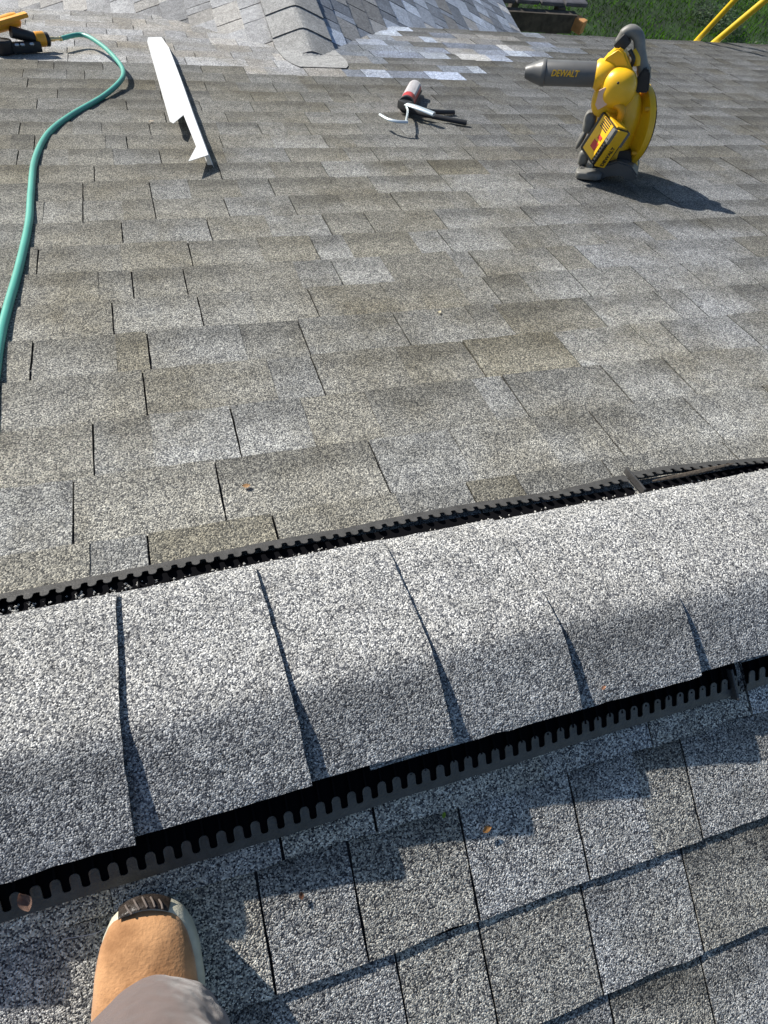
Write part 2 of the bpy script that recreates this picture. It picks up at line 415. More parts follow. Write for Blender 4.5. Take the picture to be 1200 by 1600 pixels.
    # end rib at the joint between the two lengths
bm = bmesh.new(); box(bm, far(0.722, 0.237, 0.0175), (0.004, 0.058, 0.013), Matrix.Rotation(-0.329, 3, 'X'), 0.001); bobj('vent_joint', bm, BLACKP, house)
bm = bmesh.new(); box(bm, near(0.70, 0.130, 0.012), (0.004, 0.045, 0.013), Matrix.Rotation(0.329, 3, 'X'), 0.001); bobj('vent_joint', bm, BLACKP, house)
rights = [-0.123 - 0.189 * k for k in range(7, 0, -1)] + [-0.123, 0.066, 0.25, 0.434, 0.628, 0.812, 1.0, 1.19, 1.38, 1.57, 1.76, 1.95, 2.14, 2.33]
rnd = random.Random(9)
for ci, xr in enumerate(rights):
    S = Sheet(); P = []; Cc = []; nx = 14; ny = 30; Ln = 0.29
    skew = rnd.uniform(-0.006, 0.006); yn = -0.103 - 0.016 * max(0, min(1, -xr / .25)) + rnd.uniform(-.003, .003); yf = 0.188 + rnd.uniform(-.002, .002) + 0.012 * min(1, max(0, (xr + .13) / .4))
    base = rnd.uniform(0.74, 0.82); bs = rnd.uniform(0.28, 0.46); sd_ = rnd.random() * 30
    for i in range(nx + 1):
        f = i / nx; row = []; cr = []
        for j in range(ny + 1):
            y = yn + (yf - yn) * j / ny
            nearness = max(0, min(1, (0.03 - y) / 0.12))
            x = xr - Ln * (1 - f) + skew * (y - 0.03) / 0.15 + (y - 0.03) * -0.02
            if f == 1: x += fbm(y * 70, xr * 5, 1) * 0.0013 + fbm(y * 9, xr * 5, 1) * 0.001
            yj = y
            if j == 0: yj += fbm(x * 60, sd_) * 0.0018 + fbm(x * 9, 3) * 0.002
            if j == ny: yj += fbm(x * 60, sd_) * 0.0015
            z = capz(yj) + 0.0285 + 0.0125 * f + 0.0028 * nearness * f ** 3 + fbm(x * 5, y * 8, 2) * 0.0012 + 0.0014 * f ** 4
            if y < -0.08: z -= (-0.08 - y) ** 2 * 3
            if y > 0.15: z -= (y - 0.15) ** 2 * 5
            row.append(Vector((x, yj, z)))
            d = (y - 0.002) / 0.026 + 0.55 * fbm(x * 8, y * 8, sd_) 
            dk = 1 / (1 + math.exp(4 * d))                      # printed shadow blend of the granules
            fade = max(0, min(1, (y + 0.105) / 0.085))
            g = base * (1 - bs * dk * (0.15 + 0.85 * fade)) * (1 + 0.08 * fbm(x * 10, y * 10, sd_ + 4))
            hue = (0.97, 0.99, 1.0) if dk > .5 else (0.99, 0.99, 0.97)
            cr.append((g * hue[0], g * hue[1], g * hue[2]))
        P.append(row); Cc.append(cr)
    S.quad_grid(P, Cc, nx, ny)
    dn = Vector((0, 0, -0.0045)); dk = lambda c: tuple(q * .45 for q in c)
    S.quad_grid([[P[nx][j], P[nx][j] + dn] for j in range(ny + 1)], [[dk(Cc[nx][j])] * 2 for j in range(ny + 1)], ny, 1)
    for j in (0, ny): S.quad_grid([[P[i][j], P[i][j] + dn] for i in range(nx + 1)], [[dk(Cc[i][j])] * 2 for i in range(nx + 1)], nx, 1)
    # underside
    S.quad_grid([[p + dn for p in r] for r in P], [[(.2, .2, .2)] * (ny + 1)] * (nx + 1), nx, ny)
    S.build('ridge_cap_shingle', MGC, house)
# --- walls, fascia
WALL = mat('siding', (0.55, 0.53, 0.48), 0.7, noise_amt=0.06, nscale=8)
FASC = mat('fascia_paint', (0.75, 0.75, 0.73), 0.5, noise_amt=0.05)
GZ = -4.0
bm = bmesh.new(); ey = 4.305 * CP; ez = -4.305 * SP
box(bm, (1.9, ey + 0.006, ez - 0.085), (9.1, 0.022, 0.15))
bobj('fascia', bm, FASC, house)
bm = bmesh.new(); rx = PX + 2.575 * WC
box(bm, (rx + 0.006, 6.9, PZ - 2.575 * WS - 0.09), (0.022, 5.2, 0.15))
bobj('fascia', bm, FASC, house)
bm = bmesh.new()
for (xa, xb, ya, yb, zt) in ((-2.4, 6.1, -3.1, 3.65, -1.32), (-2.0, rx - 0.35, 3.7, 9.2, -2.05)):
    z = GZ
    while z < zt - 0.01:     # lap siding boards
        h = min(0.18, zt - z)
        box(bm, ((xa + xb) / 2, (ya + yb) / 2, z + h / 2), (xb - xa, yb - ya, h - 0.008)); z += 0.18
bobj('wall', bm, WALL, house)
bm = bmesh.new()
box(bm, (1.9, 3.9, ez - 0.165), (9.0, 0.62, 0.012)); box(bm, (rx - 0.18, 6.9, PZ - 2.575 * WS - 0.17), (0.35, 5.1, 0.012))
bobj('soffit', bm, FASC, house)
# ---------------------------------------------------------------- ground
GR = bpy.data.materials.new('lawn'); GR.use_nodes = True; t = GR.node_tree; b = t.nodes['Principled BSDF']; b.inputs['Roughness'].default_value = 0.9
tc = t.nodes.new('ShaderNodeTexCoord'); nz = t.nodes.new('ShaderNodeTexNoise'); nz.inputs['Scale'].default_value = 1.6; nz.inputs['Detail'].default_value = 9; nz.inputs['Roughness'].default_value = 0.7
cr = t.nodes.new('ShaderNodeValToRGB'); cr.color_ramp.elements[0].position = 0.35; cr.color_ramp.elements[0].color = (0.008, 0.018, 0.004, 1)
cr.color_ramp.elements[1].position = 0.7; cr.color_ramp.elements[1].color = (0.022, 0.06, 0.008, 1)
t.links.new(tc.outputs['Object'], nz.inputs['Vector']); t.links.new(nz.outputs[0], cr.inputs[0]); t.links.new(cr.outputs[0], b.inputs['Base Color'])
bm = bmesh.new(); n = 40
for i in range(n + 1):
    for j in range(n + 1):
        x = -150 + 300 * i / n; y = -150 + 300 * j / n
        bm.verts.new((x, y, GZ - 0.002))
bm.verts.ensure_lookup_table()
for i in range(n):
    for j in range(n): bm.faces.new([bm.verts[q] for q in (i * (n + 1) + j, (i + 1) * (n + 1) + j, (i + 1) * (n + 1) + j + 1, i * (n + 1) + j + 1)])
tag(bobj('ground', bm, GR), kind='structure')
GB = mat('grass_blades', (0.055, 0.15, 0.004), 1.0, noise_amt=0.7, nscale=1.7, spec=0.0)
rg = random.Random(4); V = []; F = []
for q in range(60000):
    x = rg.uniform(4.2, 13.5); y = rg.uniform(4.4, 14.0)
    dn_ = fbm(x * .8, y * .8) ; h = 0.035 + 0.04 * rg.random() + 0.02 * dn_
    a = rg.uniform(0, 2 * PI); wd = 0.006; dx, dy = math.cos(a) * wd, math.sin(a) * wd; lx, ly = rg.uniform(-.03, .03), rg.uniform(-.03, .03)
    b0 = len(V); V += [(x - dx, y - dy, GZ), (x + dx, y + dy, GZ), (x + lx, y + ly, GZ + h)]; F.append((b0, b0 + 1, b0 + 2))
me = bpy.data.meshes.new('grass'); me.from_pydata(V, [], F); tag(link('grass', me, GB), 'short dark green lawn grass below the eave', 'grass', kind='stuff')
# ---------------------------------------------------------------- leaf blower
YEL = mat('yellow_plastic', (0.88, 0.49, 0.012), 0.36, noise_amt=0.06, nscale=25, bump=0.08, bscale=500, coat=0.15)
YELD = mat('yellow_rib', (0.70, 0.34, 0.01), 0.45, noise_amt=0.1, nscale=30)
BLK = mat('black_rubber', (0.018, 0.018, 0.019), 0.5, noise_amt=0.3, nscale=30)
GRY = mat('grey_plastic', (0.10, 0.10, 0.098), 0.42, noise_amt=0.2, nscale=20)
GRL = mat('scuffed_grey', (0.17, 0.165, 0.15), 0.5, noise_amt=0.3, nscale=30)
LBL = mat('label_pale', (0.75, 0.50, 0.38), 0.5, noise_amt=0.1)
RED = mat('print_red', (0.55, 0.04, 0.03), 0.5)
INK = mat('print_black', (0.02, 0.02, 0.02), 0.5)
STEEL = mat('steel', (0.55, 0.57, 0.58), 0.3, metal=0.9)
ZL = Vector((-0.13, 0.29, 0.95)).normalized(); ray_b = Vector((0.58, 0.63, -0.51))
XL = ray_b.cross(ZL).normalized(); YL = ZL.cross(XL).normalized()
B0 = Vector((1.5836, 1.61595, -0.55205))
def bl(px, py, y=0.0):
    """blower's own frame: x across, y depth, z up its body"""
    u, v, q = (px - 948) / 100, (277 - py) / 100, y * 10
    x = 0.21986 * u - 0.04932 * v - 0.01206 * u * v + 0.00263 * v * v - 0.00565 * u * u + 0.00831 * q * u - 0.00166 * q * v
    z = 0.0212 * u + 0.21417 * v - 0.00587 * u * v - 0.01178 * v * v + 0.00058 * q * u + 0.0075 * q * v - 0.03915 * q
    return B0 + XL * x + YL * y + ZL * z
blower = empty('leaf_blower', B0, 'yellow and black cordless leaf blower standing on the roof slope', 'leaf blower')
def lum(name, c, sc, m, rot=None, parent=blower, e=2.0, n=24):
    """rounded lump: superellipsoid in the blower frame"""
    bm = bmesh.new(); rs_ = []
    for i in range(1, n):
        th = -PI / 2 + PI * i / n; ring = []
        for j in range(n * 2):
            ph = PI * j / n
            def sg(v, p): return math.copysign(abs(v) ** p, v)
            q = 2 / e
            v = Vector((sc[0] * sg(math.cos(th), q) * sg(math.cos(ph), q), sc[1] * sg(math.cos(th), q) * sg(math.sin(ph), q), sc[2] * sg(math.sin(th), q)))
            if rot: v = rot @ v
            ring.append(c + XL * v.x + YL * v.y + ZL * v.z)
        rs_.append(ring)
    loft(bm, rs_); return bobj(name, bm, m, parent, True)
# fan disc: a shallow drum whose axis points to the tube side
dc = bl(986, 195, 0.05)
dax = (-XL * 0.86 - YL * 0.50 + ZL * 0.12).normalized()
bm = bmesh.new(); lathe(bm, dc - dax * 0.012, dax, [(0, 0.118), (0.005, 0.128), (0.020, 0.130), (0.026, 0.127), (0.028, 0.118), (0.027, 0.112), (0.032, 0.095), (0.040, 0.065), (0.046, 0.04)], 48)
body = bobj('fan_housing', bm, YEL, blower, True)
bm = bmesh.new(); lathe(bm, dc - dax * 0.030, dax, [(0, 0.08), (0.006, 0.108), (0.0175, 0.124)], 48)
for k in range(10):
    a = 2 * PI * k / 10; x_, y_ = frame_of(dax)
    box(bm, dc - dax * 0.033 + (x_ * math.cos(a) + y_ * math.sin(a)) * 0.07, (0.008, 0.008, 0.008))
bobj('intake_grille', bm, BLK, blower, True)
for a_ in (20, 100, 170, 235, 300):
    x_, y_ = frame_of(dax); a = math.radians(a_); c_ = dc + (x_ * math.cos(a) + y_ * math.sin(a)) * 0.120
    bm = bmesh.new(); lathe(bm, c_ - dax * 0.01, dax, [(0, .007), (.038, .0065), (.041, .004)], 12); bobj('screw_boss', bm, YELD, body, True)
# motor dome
dome = lum('motor_cover', bl(966, 138, -0.050), (0.056, 0.05, 0.058), YEL, e=2.3)
bm = bmesh.new(); lathe(bm, bl(966, 130, -0.113), -YL, [(0, .004), (.004, .003)], 10); bobj('screw', bm, INK, dome)
# neck joining dome to battery foot
bm = bmesh.new(); pts = spline([bl(968, 150, 0.0), bl(975, 180, -0.005), bl(965, 215, -0.005), bl(955, 245, -0.01)], 6)
tube(bm, pts, [0.060 - 0.0005 * i for i in range(len(pts))], 24); bobj('lower_body', bm, YEL, blower, True)
bm = bmesh.new(); pts = spline([bl(958, 160, -0.075), bl(972, 172, -0.09), bl(966, 190, -0.085)], 6); tube(bm, pts, 0.012, 12); bobj('body_rib', bm, YELD, blower, True)
lum('volute_cover', bl(948, 157, -0.035), (0.048, 0.04, 0.050), YEL, e=2.4)
# outlet collar and tube
cc = bl(943, 117, -0.03); tdir = (-XL * 1.0 - YL * 0.10 + ZL * 0.0).normalized()
bm = bmesh.new(); lathe(bm, cc - tdir * 0.035, tdir, [(0, 0.03), (0.01, 0.040), (0.03, 0.044), (0.055, 0.043), (0.062, 0.037)], 36); bobj('outlet_collar', bm, YEL, blower, True)
bm = bmesh.new(); lathe(bm, cc + tdir * 0.02, tdir, [(0, 0.0350), (0.165, 0.0362), (0.167, 0.035)], 36); tb = bobj('blower_tube', bm, GRY, blower, True)
bm = bmesh.new(); lathe(bm, cc + tdir * 0.184, tdir, [(0, 0.036), (0.002, 0.0385), (0.012, 0.0385), (0.015, 0.036), (0.04, 0.028), (0.060, 0.020), (0.066, 0.017), (0.066, 0.013), (0.050, 0.012)], 36); bobj('nozzle', bm, GRY, blower, True)
# yellow lettering on the tube
def lettering(name, word, o, dx, up, nrm, width, m, parent, shear=0.0, bold=0.02):
    cu = bpy.data.curves.new('t', 'FONT'); cu.body = word; cu.size = 1; cu.extrude = 0.01; cu.offset = bold; cu.shear = shear; cu.resolution_u = 3
    ob = bpy.data.objects.new('t', cu); col.objects.link(ob)
    me = bpy.data.meshes.new_from_object(ob.evaluated_get(bpy.context.evaluated_depsgraph_get())); bpy.data.objects.remove(ob); bpy.data.curves.remove(cu)
    xs = [v.co.x for v in me.vertices]; x0, x1 = min(xs), max(xs); k = width / (x1 - x0)
    for v in me.vertices: v.co = o + dx * ((v.co.x - x0) * k) + up * (v.co.y * k * 1.15) + nrm * ((v.co.z + 0.01) * 0.06)
    me.materials.clear(); me.name = name; return link(name, me, m, parent)
side_ = tdir.cross(ZL).normalized()
if side_.dot(CAM - cc) < 0: side_ = -side_
ang0 = 0.15
nrm_ = (side_ * math.cos(ang0) + ZL * math.sin(ang0)).normalized(); up_ = (ZL * math.cos(ang0) - side_ * math.sin(ang0)).normalized()
lettering('lettering', 'DEWALT', cc + tdir * 0.165 + nrm_ * 0.0364 - up_ * 0.004, -tdir, up_, nrm_, 0.088, YEL, tb, 0.25)
# arm from the collar to the handle
bm = bmesh.new(); prof = [bl(936, 100, 0), bl(950, 84, 0), bl(968, 68, 0), bl(978, 74, 0), bl(990, 105, 0), bl(984, 122, 0), bl(952, 124, 0)]
prism(bm, [p - YL * 0.045 for p in prof], YL * 0.055); bmesh.ops.bevel(bm, geom=bm.edges[:], offset=0.006, segments=3, affect='EDGES')
bobj('upper_arm', bm, YEL, blower, True)
# handle
bm = bmesh.new(); pts = spline([bl(968, 66, 0), bl(975, 54, 0), bl(987, 48, 0), bl(998, 58, 0), bl(1000, 80, 0), bl(1004, 105, 0), bl(1007, 125, 0.0)], 6)
tube(bm, pts, [0.015] * 6 + [0.0175] * (len(pts) - 12) + [0.020] * 6, 16); hd = bobj('handle', bm, GRL, blower, True)
bm = bmesh.new(); box(bm, bl(973, 66, -0.005), (0.036, 0.050, 0.042), Matrix((XL, YL, ZL)).transposed() @ Matrix.Rotation(0.7, 3, 'Y'), 0.01); bobj('handle_joint', bm, BLK, hd, True)
bm = bmesh.new(); prism(bm, [bl(989, 146, -0.03), bl(996, 120, -0.03), bl(1008, 106, -0.03), bl(1016, 112, -0.03), bl(1013, 146, -0.03)], YL * 0.07); bmesh.ops.bevel(bm, geom=bm.edges[:], offset=0.005, segments=2, affect='EDGES'); bobj('handle_foot', bm, BLK, hd, True)
bm = bmesh.new(); tube(bm, spline([bl(984, 78, -0.03), bl(990, 92, -0.035), bl(986, 104, -0.03)], 6), 0.006, 10); bobj('trigger', bm, BLK, hd, True)
bm = bmesh.new(); tube(bm, spline([bl(988, 80, -0.01), bl(995, 90, -0.01), bl(995, 102, -0.01)], 6), 0.013, 10); bobj('trigger_guard', bm, YEL, hd, True)
# pale warning label on the dome
bm = bmesh.new()
for rr in range(1):
    lab = [bl(936, 142, -0.082), bl(946, 137, -0.090), bl(951, 146, -0.092), bl(948, 164, -0.088), bl(934, 172, -0.078), bl(930, 164, -0.074)]
    prism(bm, lab, YL * 0.015)
bobj('warning_label', bm, LBL, dome)
# battery pack: long slab leaning with its top to the upper right
Rb = Matrix((XL, YL, ZL)).transposed() @ Matrix.Rotation(math.radians(24), 3, 'Y') @ Matrix.Rotation(math.radians(38), 3, 'Z')
bc = bl(944, 219, -0.095); BS = 0.82
def bb(name, c, d, m, bev, parent):
    bm = bmesh.new(); box(bm, bc + Rb @ (Vector(c) * BS), [q * BS for q in d], Rb, bev * BS); return bobj(name, bm, m, parent, True)
bat = bb('battery', (0, 0, 0), (0.080, 0.118, 0.155), BLK, 0.012, blower)
bb('battery_front', (0.0, -0.0605, 0.0), (0.054, 0.008, 0.150), YEL, 0.003, bat)
bb('battery_side', (-0.0415, -0.004, 0.006), (0.006, 0.082, 0.140), YEL, 0.002, bat)
bb('battery_top', (0, 0.0, 0.079), (0.056, 0.10, 0.008), YEL, 0.003, bat)
bb('release_button', (0, -0.058, 0.062), (0.036, 0.012, 0.016), BLK, 0.003, bat)
bb('battery_bumper', (0.034, -0.052, 0.045), (0.018, 0.024, 0.06), GRL, 0.006, bat)
bb('battery_bumper', (-0.034, -0.052, 0.045), (0.018, 0.024, 0.06), GRL, 0.006, bat)
for k in range(9):
    bb('battery_rib', (-0.036, -0.053, -0.065 + k * 0.012), (0.014, 0.014, 0.006), BLK, 0.001, bat)
lettering('lettering', 'DEWALT', bc + Rb @ (Vector((0.012, -0.0650, -0.068)) * BS), Rb @ Vector((0, 0, 1)), Rb @ Vector((-1, 0, 0)), Rb @ Vector((0, -1, 0)), 0.066, INK, bat)
bm = bmesh.new()
def bq(y0, y1, z0, z1): prism(bm, [bc + Rb @ (Vector((-0.0448, a, b_)) * BS) for a, b_ in ((y0, z0), (y1, z0), (y1, z1), (y0, z1))], Rb @ Vector((-0.001, 0, 0)))
for k in range(5): bq(-0.03 + k * .0, 0.02, 0.040 + k * 0.008, 0.044 + k * 0.008)
bobj('battery_print', bm, INK, bat)
bm = bmesh.new(); bq(-0.030, 0.005, -0.035, -0.005); bq(-0.030, -0.005, 0.005, 0.02); bobj('battery_print', bm, RED, bat)
# side vent lump and grey latch at the left
lum('motor_end', bl(922, 190, -0.02), (0.022, 0.03, 0.034), GRL, e=3)
lum('side_latch', bl(909, 216, -0.03), (0.010, 0.014, 0.038), GRL, rot=Matrix.Rotation(0.35, 3, 'Y'))
lum('lower_guard', bl(912, 245, -0.04), (0.018, 0.022, 0.026), GRL, e=3)
# base
bm = bmesh.new()
pf = [(899, 272), (905, 262), (925, 268), (945, 258), (965, 252), (985, 258), (997, 276), (990, 283), (978, 283), (972, 272), (952, 272), (940, 282), (925, 284), (905, 281)]
prism(bm, [bl(a, b_, -0.085) for a, b_ in pf], YL * 0.13); bmesh.ops.bevel(bm, geom=bm.edges[:], offset=0.005, segments=2, affect='EDGES'); bobj('base_foot', bm, GRY, blower, True)
lum('base_pad', bl(920, 271, -0.08), (0.045, 0.030, 0.014), GRL, e=4)
bm = bmesh.new(); prism(bm, [bl(925, 266, -0.07), bl(930, 236, -0.07), bl(985, 236, -0.05), bl(988, 262, -0.05)], YL * 0.08); bobj('battery_dock', bm, BLK, blower, True)
bm = bmesh.new(); tube(bm, [bl(990, 238, -0.01), bl(991, 262, -0.01)], 0.012, 12); bobj('housing_lug', bm, YEL, blower, True)
# ---------------------------------------------------------------- coil nailer with hose
NX, NS = -0.44, 3.30
nail = empty('nail_gun', far(NX, NS), 'yellow and black air nailer coupled to the teal hose at the roof joint', 'nail gun')
NAX = (far(1, NS + 0.42) - far(0, NS)).normalized(); NN = FARF[1]; NB = NN.cross(NAX).normalized()
def nl(a, b_, n): return far(NX, NS) + NAX * a + NB * b_ + NN * n     # a to the right, b away, n up
YO2 = mat('nailer_orange_yellow', (0.85, 0.36, 0.02), 0.38, noise_amt=0.1)
RN = Matrix((NAX, NB, NN)).transposed()
bm = bmesh.new(); lathe(bm, nl(-0.14, 0.05, 0.115), (NAX * .96 + NN * 0.2).normalized(), [(0, .02), (.01, .034), (.12, .036), (.15, .033), (.16, .02)], 24); cy = bobj('cylinder_body', bm, YO2, nail, True)
bm = bmesh.new(); box(bm, nl(-0.03, 0.02, 0.155), (0.17, 0.05, 0.022), RN @ Matrix.Rotation(-0.2, 3, 'Y'), 0.008); bobj('top_cap', bm, YO2, nail, True)
bm = bmesh.new(); lathe(bm, nl(-0.13, -0.02, 0.012), NN, [(0, .05), (.008, .056), (.055, .056), (.062, .05)], 28); bobj('nail_magazine', bm, BLK, nail, True)
bm = bmesh.new(); tube(bm, spline([nl(-0.06, 0, 0.10), nl(0.0, 0, 0.085), nl(0.05, 0, 0.07), nl(0.09, 0, 0.06)], 5), 0.028, 16); bobj('handle', bm, BLK, nail, True)
bm = bmesh.new(); box(bm, nl(-0.01, -0.03, 0.035), (0.16, 0.05, 0.05), RN, 0.012); bobj('trigger_housing', bm, BLK, nail, True)
for a, b_ in ((-0.075, -0.06), (-0.045, -0.06), (0.005, -0.057)):
    bm = bmesh.new(); lathe(bm, nl(a, b_, 0.052), NAX, [(0, .004), (.004, .008), (.02, .008), (.024, .004)], 12); bobj('bolt', bm, STEEL, nail, True)
bm = bmesh.new(); lathe(bm, nl(0.055, 0, 0.062), NAX, [(0, .028), (.006, .036), (.05, .037), (.056, .033)], 28); ec = bobj('end_cap', bm, YO2, nail, True)
bm = bmesh.new(); lathe(bm, nl(0.108, 0, 0.060), NAX, [(0, .030), (.004, .034), (.022, .034), (.028, .024)], 28); bobj('end_ring', bm, BLK, nail, True)
BRS = mat('brass', (0.80, 0.62, 0.32), 0.3, metal=1.0)
bm = bmesh.new(); lathe(bm, nl(0.134, 0, 0.060), NAX, [(0, .010), (.01, .012), (.03, .012), (.032, .009), (.06, .009), (.062, .011), (.072, .011)], 16); bobj('air_coupling', bm, BRS, nail, True)
nail.scale = (.78, .78, .78); nail.location = nail.location + NAX * 0.044 + NN * 0.001
# hose
TEAL = mat('teal_hose', (0.065, 0.34, 0.27), 0.42, noise_amt=0.12, nscale=14, bump=0.1)
hp = [nl(0.195, 0, 0.0468), far(-0.165, 3.45, 0.052), far(-0.085, 3.27, 0.048), far(-0.028, 3.02, 0.042), far(-0.012, 2.86, 0.036), far(-0.035, 2.74, 0.028), far(-0.103, 2.59, 0.014), far(-0.212, 2.37, 0.009), far(-0.277, 2.167, 0.009), far(-0.304, 1.923, 0.009), far(-0.302, 1.665, 0.010), far(-0.297, 1.448, 0.010), far(-0.304, 1.198, 0.011), far(-0.314, 1.021, 0.011), far(-0.319, 0.893, 0.011), far(-0.318, 0.738, 0.011), far(-0.318, 0.587, 0.011), far(-0.33, 0.46, 0.011), far(-0.40, 0.34, 0.012), far(-0.55, 0.33, 0.012), far(-0.85, 0.42, 0.011), far(-1.3, 0.62, 0.011)]
bm = bmesh.new(); tube(bm, spline(hp, 8), 0.0092, 14)
tag(bobj('air_hose', bm, TEAL, None, True), 'thin teal air hose running down the left side of the roof', 'hose')
# ---------------------------------------------------------------- white flashing
WH = mat('white_aluminium', (0.72, 0.72, 0.71), 0.4, noise_amt=0.03, nscale=6, bump=0.1, bscale=12)
fx, fs_ = 0.16, 2.6
flash = empty('metal_flashing', far(fx, fs_), 'long white metal flashing strip with notched end lying on the shingles', 'flashing')
top = [(0.113, 3.372), (0.122, 3.46), (0.186, 3.523), (0.202, 3.30), (0.203, 2.75), (0.200, 2.246), (0.200, 1.843), (0.134, 1.787), (0.172, 1.923), (0.166, 2.26), (0.122, 2.134), (0.112, 2.156)]
bm = bmesh.new(); prism(bm, [far(a, s, 0.042 + 0.008 * (a < 0.13)) for a, s in top], FARF[1] * 0.0012)
bobj('top_face', bm, WH, flash)
bm = bmesh.new(); ed = [(0.186, 3.523), (0.202, 3.30), (0.203, 2.75), (0.200, 2.246), (0.200, 1.843)]
for (a, s), (a2, s2) in zip(ed, ed[1:]): prism(bm, [far(a, s, 0.0415), far(a2, s2, 0.0415), far(a2 + .012, s2, 0.007), far(a + .012, s, 0.007)], Vector((0.0012, 0, 0)))
bobj('side_flange', bm, WH, flash)
bm = bmesh.new(); prism(bm, [far(.213, 1.86, .0085), far(.213, 3.5, .0085), far(.196, 3.5, .0080), far(.196, 1.86, .0080)], FARF[1] * 0.001); bobj('bottom_hem', bm, WH, flash)
# ---------------------------------------------------------------- caulking gun
gun = empty('caulking_gun', far(1.10, 2.42), 'caulking gun with red and white sealant cartridge lying on the shingles', 'caulking gun')
ca, cb = far(1.07, 2.46, 0.036), far(1.20, 2.72, 0.036); cdv = (cb - ca).normalized(); ln = (cb - ca).length
REDP = mat('red_cartridge', (0.50, 0.03, 0.035), 0.35); WHP = mat('white_cartridge_label', (0.80, 0.80, 0.80), 0.4, noise_amt=0.05)
bm = bmesh.new(); lathe(bm, ca, cdv, [(0, .024), (.004, .030), (ln - .004, .030), (ln, .026), (ln + .002, .012), (ln + .05, .006)], 32); cart = bobj('cartridge', bm, REDP, gun, True)
# wrapped white label covers the upper left of the barrel
bm = bmesh.new(); ctr = NN; tang = cdv.cross(NN).normalized(); a0, a1 = math.radians(-62), math.radians(75); P_ = []
if tang.x > 0: tang = -tang
for i in range(15):
    a = a0 + (a1 - a0) * i / 14; d_ = NN * math.cos(a) + tang * math.sin(a)
    P_.append([bm.verts.new(ca + cdv * t_ + d_ * 0.0308) for t_ in (0.075, ln - 0.004)])
for p, q in zip(P_, P_[1:]): bm.faces.new((p[0], p[1], q[1], q[0]))
bmesh.ops.solidify(bm, geom=bm.faces[:], thickness=0.0006)
bobj('cartridge_label', bm, WHP, cart, True)
bm = bmesh.new(); lathe(bm, ca - cdv * 0.012, cdv, [(0, .015), (.002, .031), (.012, .0325), (.018, .0325)], 28)
for sg in (-1, 1):
    tube(bm, [ca + tang * 0.033 * sg - NN * 0.006, cb + tang * 0.033 * sg - NN * 0.006], 0.003, 8)
bobj('cradle', bm, BLK, gun, True)
g0 = ca - cdv * 0.03
bm = bmesh.new(); box(bm, g0 + NN * 0.004, (0.045, 0.05, 0.03), RN, 0.006); bobj('gun_body', bm, BLK, gun, True)
# two handles going to the right
bm = bmesh.new(); pts = [g0 + Vector((0.01, 0, 0)), far(1.17, 2.42, 0.022), far(1.275, 2.43, 0.017)]; tube(bm, spline(pts, 6), 0.0115, 10, 0.7); bobj('handle', bm, BLK, gun, True)
bm = bmesh.new(); pts = [g0 + Vector((0.01, -0.02, 0)), far(1.14, 2.35, 0.024), far(1.27, 2.28, 0.018)]; tube(bm, spline(pts, 6), 0.0125, 10, 0.7); bobj('handle', bm, BLK, gun, True)
GALV = mat('galvanised', (0.62, 0.68, 0.70), 0.35, metal=0.6)
bm = bmesh.new(); pts = [g0 + Vector((-0.006, 0, 0.008)), far(1.07, 2.36, 0.052), far(1.125, 2.285, 0.046)]; tube(bm, spline(pts, 6), 0.013, 12, 0.55); bobj('thumb_release', bm, GALV, gun, True)
bm = bmesh.new(); tube(bm, spline([g0 + NN * .004, far(1.03, 2.33, 0.045), far(0.975, 2.19, 0.05), far(0.968, 2.165, 0.05)], 6), 0.0045, 10); rod = bobj('push_rod', bm, GALV, gun, True)
bm = bmesh.new(); tube(bm, spline([far(0.972, 2.165, 0.05), far(0.935, 2.17, 0.05), far(0.905, 2.20, 0.05), far(0.893, 2.26, 0.049)], 6), 0.0065, 10, 0.8); bobj('rod_hook', bm, GALV, rod, True)
# ---------------------------------------------------------------- boot and trouser leg
TANL = bpy.data.materials.new('tan_suede'); TANL.use_nodes = True; t = TANL.node_tree; b = t.nodes['Principled BSDF']; b.inputs['Roughness'].default_value = 0.85
b.inputs['Sheen Weight'].default_value = 0.3
tc = t.nodes.new('ShaderNodeTexCoord'); nz = t.nodes.new('ShaderNodeTexNoise'); nz.inputs['Scale'].default_value = 28; nz.inputs['Detail'].default_value = 8; nz.inputs['Roughness'].default_value = 0.65
cr = t.nodes.new('ShaderNodeValToRGB'); e = cr.color_ramp.elements; e[0].position = 0.32; e[0].color = (0.28, 0.13, 0.045, 1); e[1].position = 0.62; e[1].color = (0.52, 0.27, 0.115, 1)
t.links.new(tc.outputs['Object'], nz.inputs['Vector']); t.links.new(nz.outputs[0], cr.inputs[0]); t.links.new(cr.outputs[0], b.inputs['Base Color'])
n2 = t.nodes.new('ShaderNodeTexNoise'); n2.inputs['Scale'].default_value = 300; n2.inputs['Detail'].default_value = 3; t.links.new(tc.outputs['Object'], n2.inputs['Vector'])
bp = t.nodes.new('ShaderNodeBump'); bp.inputs['Distance'].default_value = 0.0012; bp.inputs['Strength'].default_value = 0.6; t.links.new(n2.outputs[0], bp.inputs['Height'])
b3 = t.nodes.new('ShaderNodeBump'); b3.inputs['Distance'].default_value = 0.003; b3.inputs['Strength'].default_value = 0.5; t.links.new(nz.outputs[0], b3.inputs['Height']); t.links.new(bp.outputs[0], b3.inputs['Normal']); t.links.new(b3.outputs[0], b.inputs['Normal'])
SOLE = mat('cream_sole', (0.50, 0.47, 0.36), 0.7, noise_amt=0.15, nscale=60, bump=0.3, bscale=400)
GRL2 = mat('worn_rubber', (0.12, 0.095, 0.08), 0.5)
TOEC = mat('toe_rubber', (0.055, 0.042, 0.034), 0.4, noise_amt=0.5, nscale=120, bump=0.6, bscale=150)
